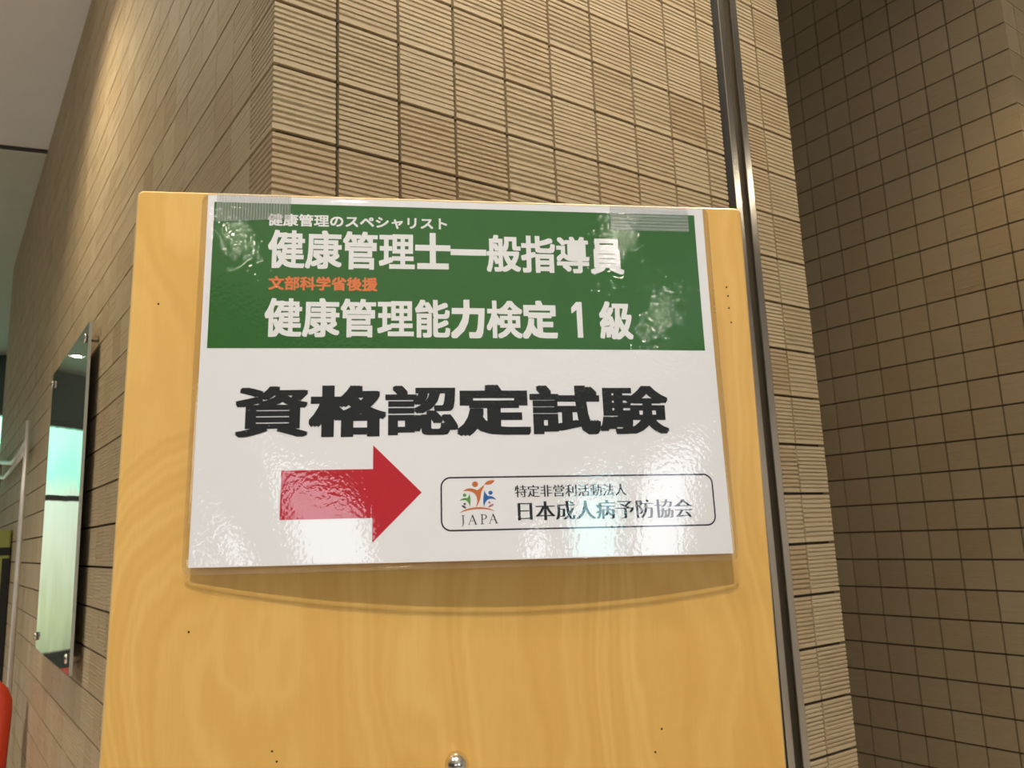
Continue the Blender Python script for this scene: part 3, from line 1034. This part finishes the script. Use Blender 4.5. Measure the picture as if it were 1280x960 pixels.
mb = MB(); mb.tube([wl(0.03, 3.10, FLOORZ), wl(0.03, 3.10, 0.12), wl(0.03, 3.10, 0.575)], [0.011, 0.011, 0.009], 16)
mb.build('post', M_BRUSHED, root)
mb = MB(); mb.tube([wl(0.03, 3.105, 0.478), wl(0.03, 3.70, 0.458), wl(0.03, 3.90, 0.464), wl(0.03, 4.9, 0.56)], 0.012, 14)
mb.build('upper_rail', M_BRUSHED, root)
mb = MB(); mb.tube([wl(0.03, 3.105, 0.444), wl(0.03, 4.0, 0.425), wl(0.03, 4.35, 0.422), wl(0.03, 4.9, 0.47)], 0.010, 14)
mb.build('lower_rail', M_BRUSHED, root)
mb = MB(); mb.tube([wl(0.03, 4.89, FLOORZ), wl(0.03, 4.89, 0.565)], 0.012, 14)
mb.build('post', M_BRUSHED, root)

# ------------------------------------------------------------------ yellow-green wall cabinet beyond the handrail
cb_ = W(-0.004, 3.95, FLOORZ)
root = empty('cabinet')
root.matrix_world = Matrix.Translation(cb_) @ Matrix(((L_.x, -E_.x, 0, 0), (L_.y, -E_.y, 0, 0), (0, 0, 1, 0), (0, 0, 0, 1)))
tag(root, 'yellow-green upright cabinet with black band, cut off by the left edge of the photo', 'cabinet')
M_YG = simple('yellow_green_paint', (0.36, 0.40, 0.10), 0.5)
mb = MB(); mb.box(-0.03, 0.12, 0.0, 0.15, 0.08, 1.505)
mb.build('body', M_YG, root, bevel=0.012)
mb = MB(); mb.box(-0.033, 0.123, 0.0, 0.153, 1.375, 1.415)
mb.build('band', M_RUBBER, root, bevel=0.003)
mb = MB(); mb.box(-0.025, 0.115, 0.0, 0.145, 0.0, 0.08)
mb.build('plinth', M_RUBBER, root)
mb = MB(); mb.box(-0.036, -0.0305, 0.0, 0.035, 0.09, 1.36)
mb.build('edge_strip', M_RUBBER, root)

# ------------------------------------------------------------------ red chair at the left edge
root = empty('lounge_chair', loc=(-2.02, 2.85, 0)); root.rotation_euler = (0, 0, math.radians(20))
tag(root, 'bright red plastic chair with rounded back, cut off by the left edge of the photo', 'chair')
M_REDP = simple('red_plastic', (0.56, 0.045, 0.012), 0.4, var=0.03)


def shell(w_, d_, pts):
    """curved chair shell: pts is the side profile (y, z); thickness along its normal"""
    mb = MB(); nx = 10
    vs_ = []
    for side in (0, 1):
        for k, (y, z) in enumerate(pts):
            ya, za = pts[max(0, k - 1)]; yb, zb = pts[min(len(pts) - 1, k + 1)]
            l_ = math.hypot(yb - ya, zb - za); ny_, nz_ = -(zb - za) / l_, (yb - ya) / l_
            for i in range(nx + 1):
                f_ = 2 * i / nx - 1
                # rounded upper corners: narrow the last part
                tt = k / (len(pts) - 1)
                wid = w_ * (1 - 0.28 * max(0.0, (tt - 0.72) / 0.28) ** 3)
                cup = -0.03 * f_ * f_
                vs_.append((f_ * wid / 2, y + ny_ * side * d_ + cup, z + nz_ * side * d_))
    m1 = len(pts) * (nx + 1)
    fs_ = []
    for k in range(len(pts) - 1):
        for i in range(nx):
            q = (k * (nx + 1) + i, k * (nx + 1) + i + 1, (k + 1) * (nx + 1) + i + 1, (k + 1) * (nx + 1) + i)
            fs_.append(q); fs_.append(tuple(m1 + j for j in reversed(q)))
    lp_ = [i for i in range(nx + 1)] + [k * (nx + 1) + nx for k in range(1, len(pts))] + [(len(pts) - 1) * (nx + 1) + i for i in range(nx - 1, -1, -1)] + [k * (nx + 1) for k in range(len(pts) - 2, 0, -1)]
    for k in range(len(lp_)):
        fs_.append((lp_[k], m1 + lp_[k], m1 + lp_[(k + 1) % len(lp_)], lp_[(k + 1) % len(lp_)]))
    mb.add(vs_, fs_, 0, 0.5, True)
    return mb


back = shell(0.46, 0.03, [(0.20 + 0.11 * (i / 12), 0.46 + 0.47 * i / 12) for i in range(13)])
back.build('backrest', M_REDP, root)
seat = shell(0.48, 0.03, [(0.24 - 0.46 * i / 8, 0.455 + 0.02 * math.sin(i / 8 * math.pi) * -1 + 0.01 * i / 8) for i in range(9)])
seat.build('seat', M_REDP, root)
for x in (-0.2, 0.2):
    for y, yt in ((-0.2, -0.18), (0.22, 0.2)):
        mb = MB(); mb.tube([(x, y, 0), (x * 0.95, yt, 0.455)], 0.011, 12)
        mb.build('leg', M_STEEL, root)
